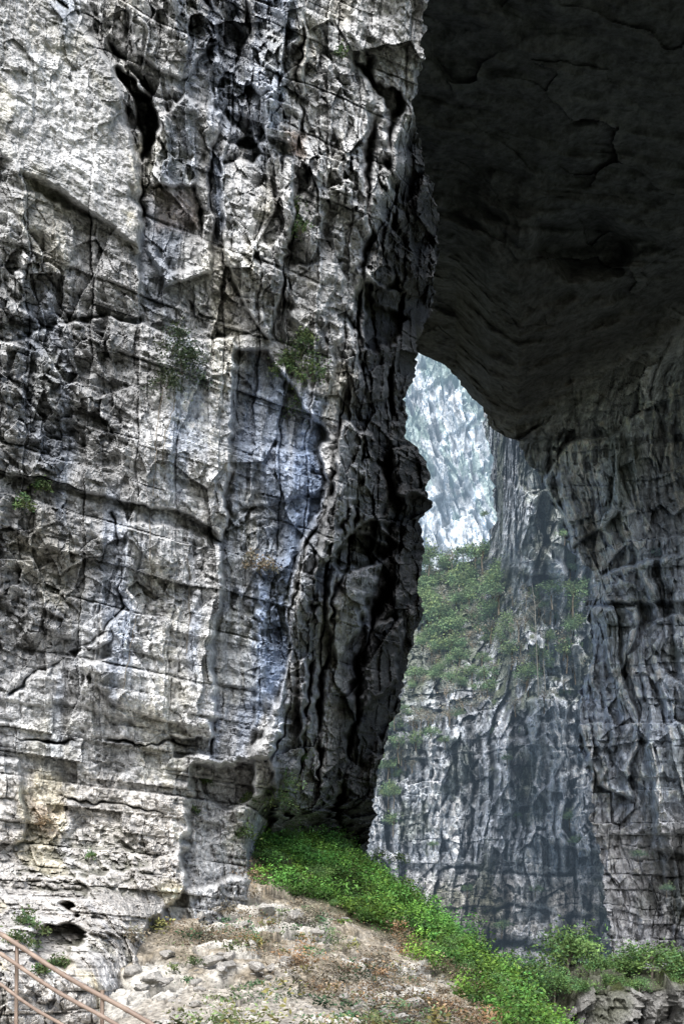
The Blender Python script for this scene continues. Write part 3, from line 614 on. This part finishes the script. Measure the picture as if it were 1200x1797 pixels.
for k in range(240):
    spots.append((random.uniform(220,780),random.uniform(1690,1800),random.uniform(.02,.08)))
for k,(u,v,s) in enumerate(spots):
    q=ground_at(u,v)
    if q is None: continue
    o=bpy.data.objects.new('boulder' if s>.12 else 'stone',bms[k%5]); link(o); o.location=(q[0],q[1],q[2]+s*.15); o.scale=(s*1.4,s,s*.7); o.rotation_euler=(random.uniform(-.3,.3),random.uniform(-.3,.3),random.uniform(0,6.28))
    o['label']='angular pale limestone boulder on dry slope' if s>.12 else 'small loose limestone block on scree'; o['category']='rock'; o['group']='loose rocks on the slope'
# ================================================================ BAMBOO HANDRAIL
def bam():
    m=bpy.data.materials.new('bamboo'); m.use_nodes=True; N=m.node_tree.nodes
    no=N.new('ShaderNodeTexNoise'); no.inputs['Scale'].default_value=5; no.inputs['Detail'].default_value=5; cr=N.new('ShaderNodeValToRGB')
    cr.color_ramp.elements[0].position=.3;cr.color_ramp.elements[0].color=(.14,.095,.075,1);cr.color_ramp.elements[1].position=.7;cr.color_ramp.elements[1].color=(.44,.34,.27,1)
    m.node_tree.links.new(no.outputs[0],cr.inputs[0]);m.node_tree.links.new(cr.outputs[0],N['Principled BSDF'].inputs['Base Color']);N['Principled BSDF'].inputs['Roughness'].default_value=.55; return m
M_bam=bam()
def bamboo(a,b,rad):
    a=np.array(a);b=np.array(b);Ln=np.linalg.norm(b-a);n=max(2,int(Ln/.32));pts=[];rd=[]
    for i in range(n):
        s0=i/n;s1=(i+1)/n
        for s,rr in ((s0+.002,1.0),(s0+.02/Ln,1.22),(s0+.045/Ln,.98),(s1-.03/Ln,.95),(s1-.012/Ln,1.15)): pts.append(a+(b-a)*s+np.array([0,0,.02*math.sin(s*9)]));rd.append(rad*rr)
    return tube(pts,rd,12)
e=bpy.data.objects.new('bamboo_handrail',None); link(e); base=w(180,1900,13.2); e.location=base; e['label']='rustic brown bamboo handrail beside the path'; e['category']='handrail'
rails=[((-60,1606,14.4),(300,1822,12.9),.031),((-60,1640,14.3),(250,1830,12.9),.026),((-60,1690,14.3),(170,1840,13.1),.022)]
for A_,B_,r_ in rails:
    v_,f_=bamboo(w(*A_),w(*B_),r_); o=obj('rail',np_mesh('rail',v_-np.array(base),f_,smooth=True),M_bam); o.parent=e
for u,v,D_ in [(180,1738,13.35),(30,1650,14.0),(-50,1595,14.35)]:
    a_=w(u,v,D_+.05); b_=(a_[0]-.03,a_[1],-1.0); v_,f_=bamboo(b_,a_,.025); o=obj('post',np_mesh('post',v_-np.array(base),f_,smooth=True),M_bam); o.parent=e
# ================================================================ LIGHT, WORLD, CAMERA
el,az=math.radians(48),math.radians(191)   # bright overcast: sun behind the viewer, a little to the left
sd=Vector((math.sin(az)*math.cos(el),math.cos(az)*math.cos(el),math.sin(el)))
sl=bpy.data.lights.new('sun','SUN'); sl.energy=5.0; sl.angle=math.radians(38); sl.color=(1,.99,.975)
so=bpy.data.objects.new('sun',sl); link(so); so.rotation_euler=sd.to_track_quat('Z','Y').to_euler()
W=bpy.data.worlds.new('World'); bpy.context.scene.world=W; W.use_nodes=True; N=W.node_tree.nodes
sk=N.new('ShaderNodeTexSky'); sk.sky_type='NISHITA'; sk.sun_disc=False; sk.sun_elevation=el; sk.sun_rotation=az; sk.dust_density=3; sk.air_density=1.0
W.node_tree.links.new(sk.outputs[0],N['Background'].inputs['Color']); N['Background'].inputs['Strength'].default_value=0.15
cam=bpy.data.cameras.new('camera'); cam.sensor_fit='HORIZONTAL'; cam.sensor_width=36; cam.lens=60; cam.shift_y=751.5/1200; cam.clip_end=5000
c_=bpy.data.objects.new('camera',cam); link(c_); c_.location=(0,0,H); c_.rotation_euler=(math.radians(90),0,0)
sc=bpy.context.scene; sc.camera=c_; sc.view_settings.view_transform='Standard'; sc.view_settings.look='None'; sc.view_settings.exposure=0
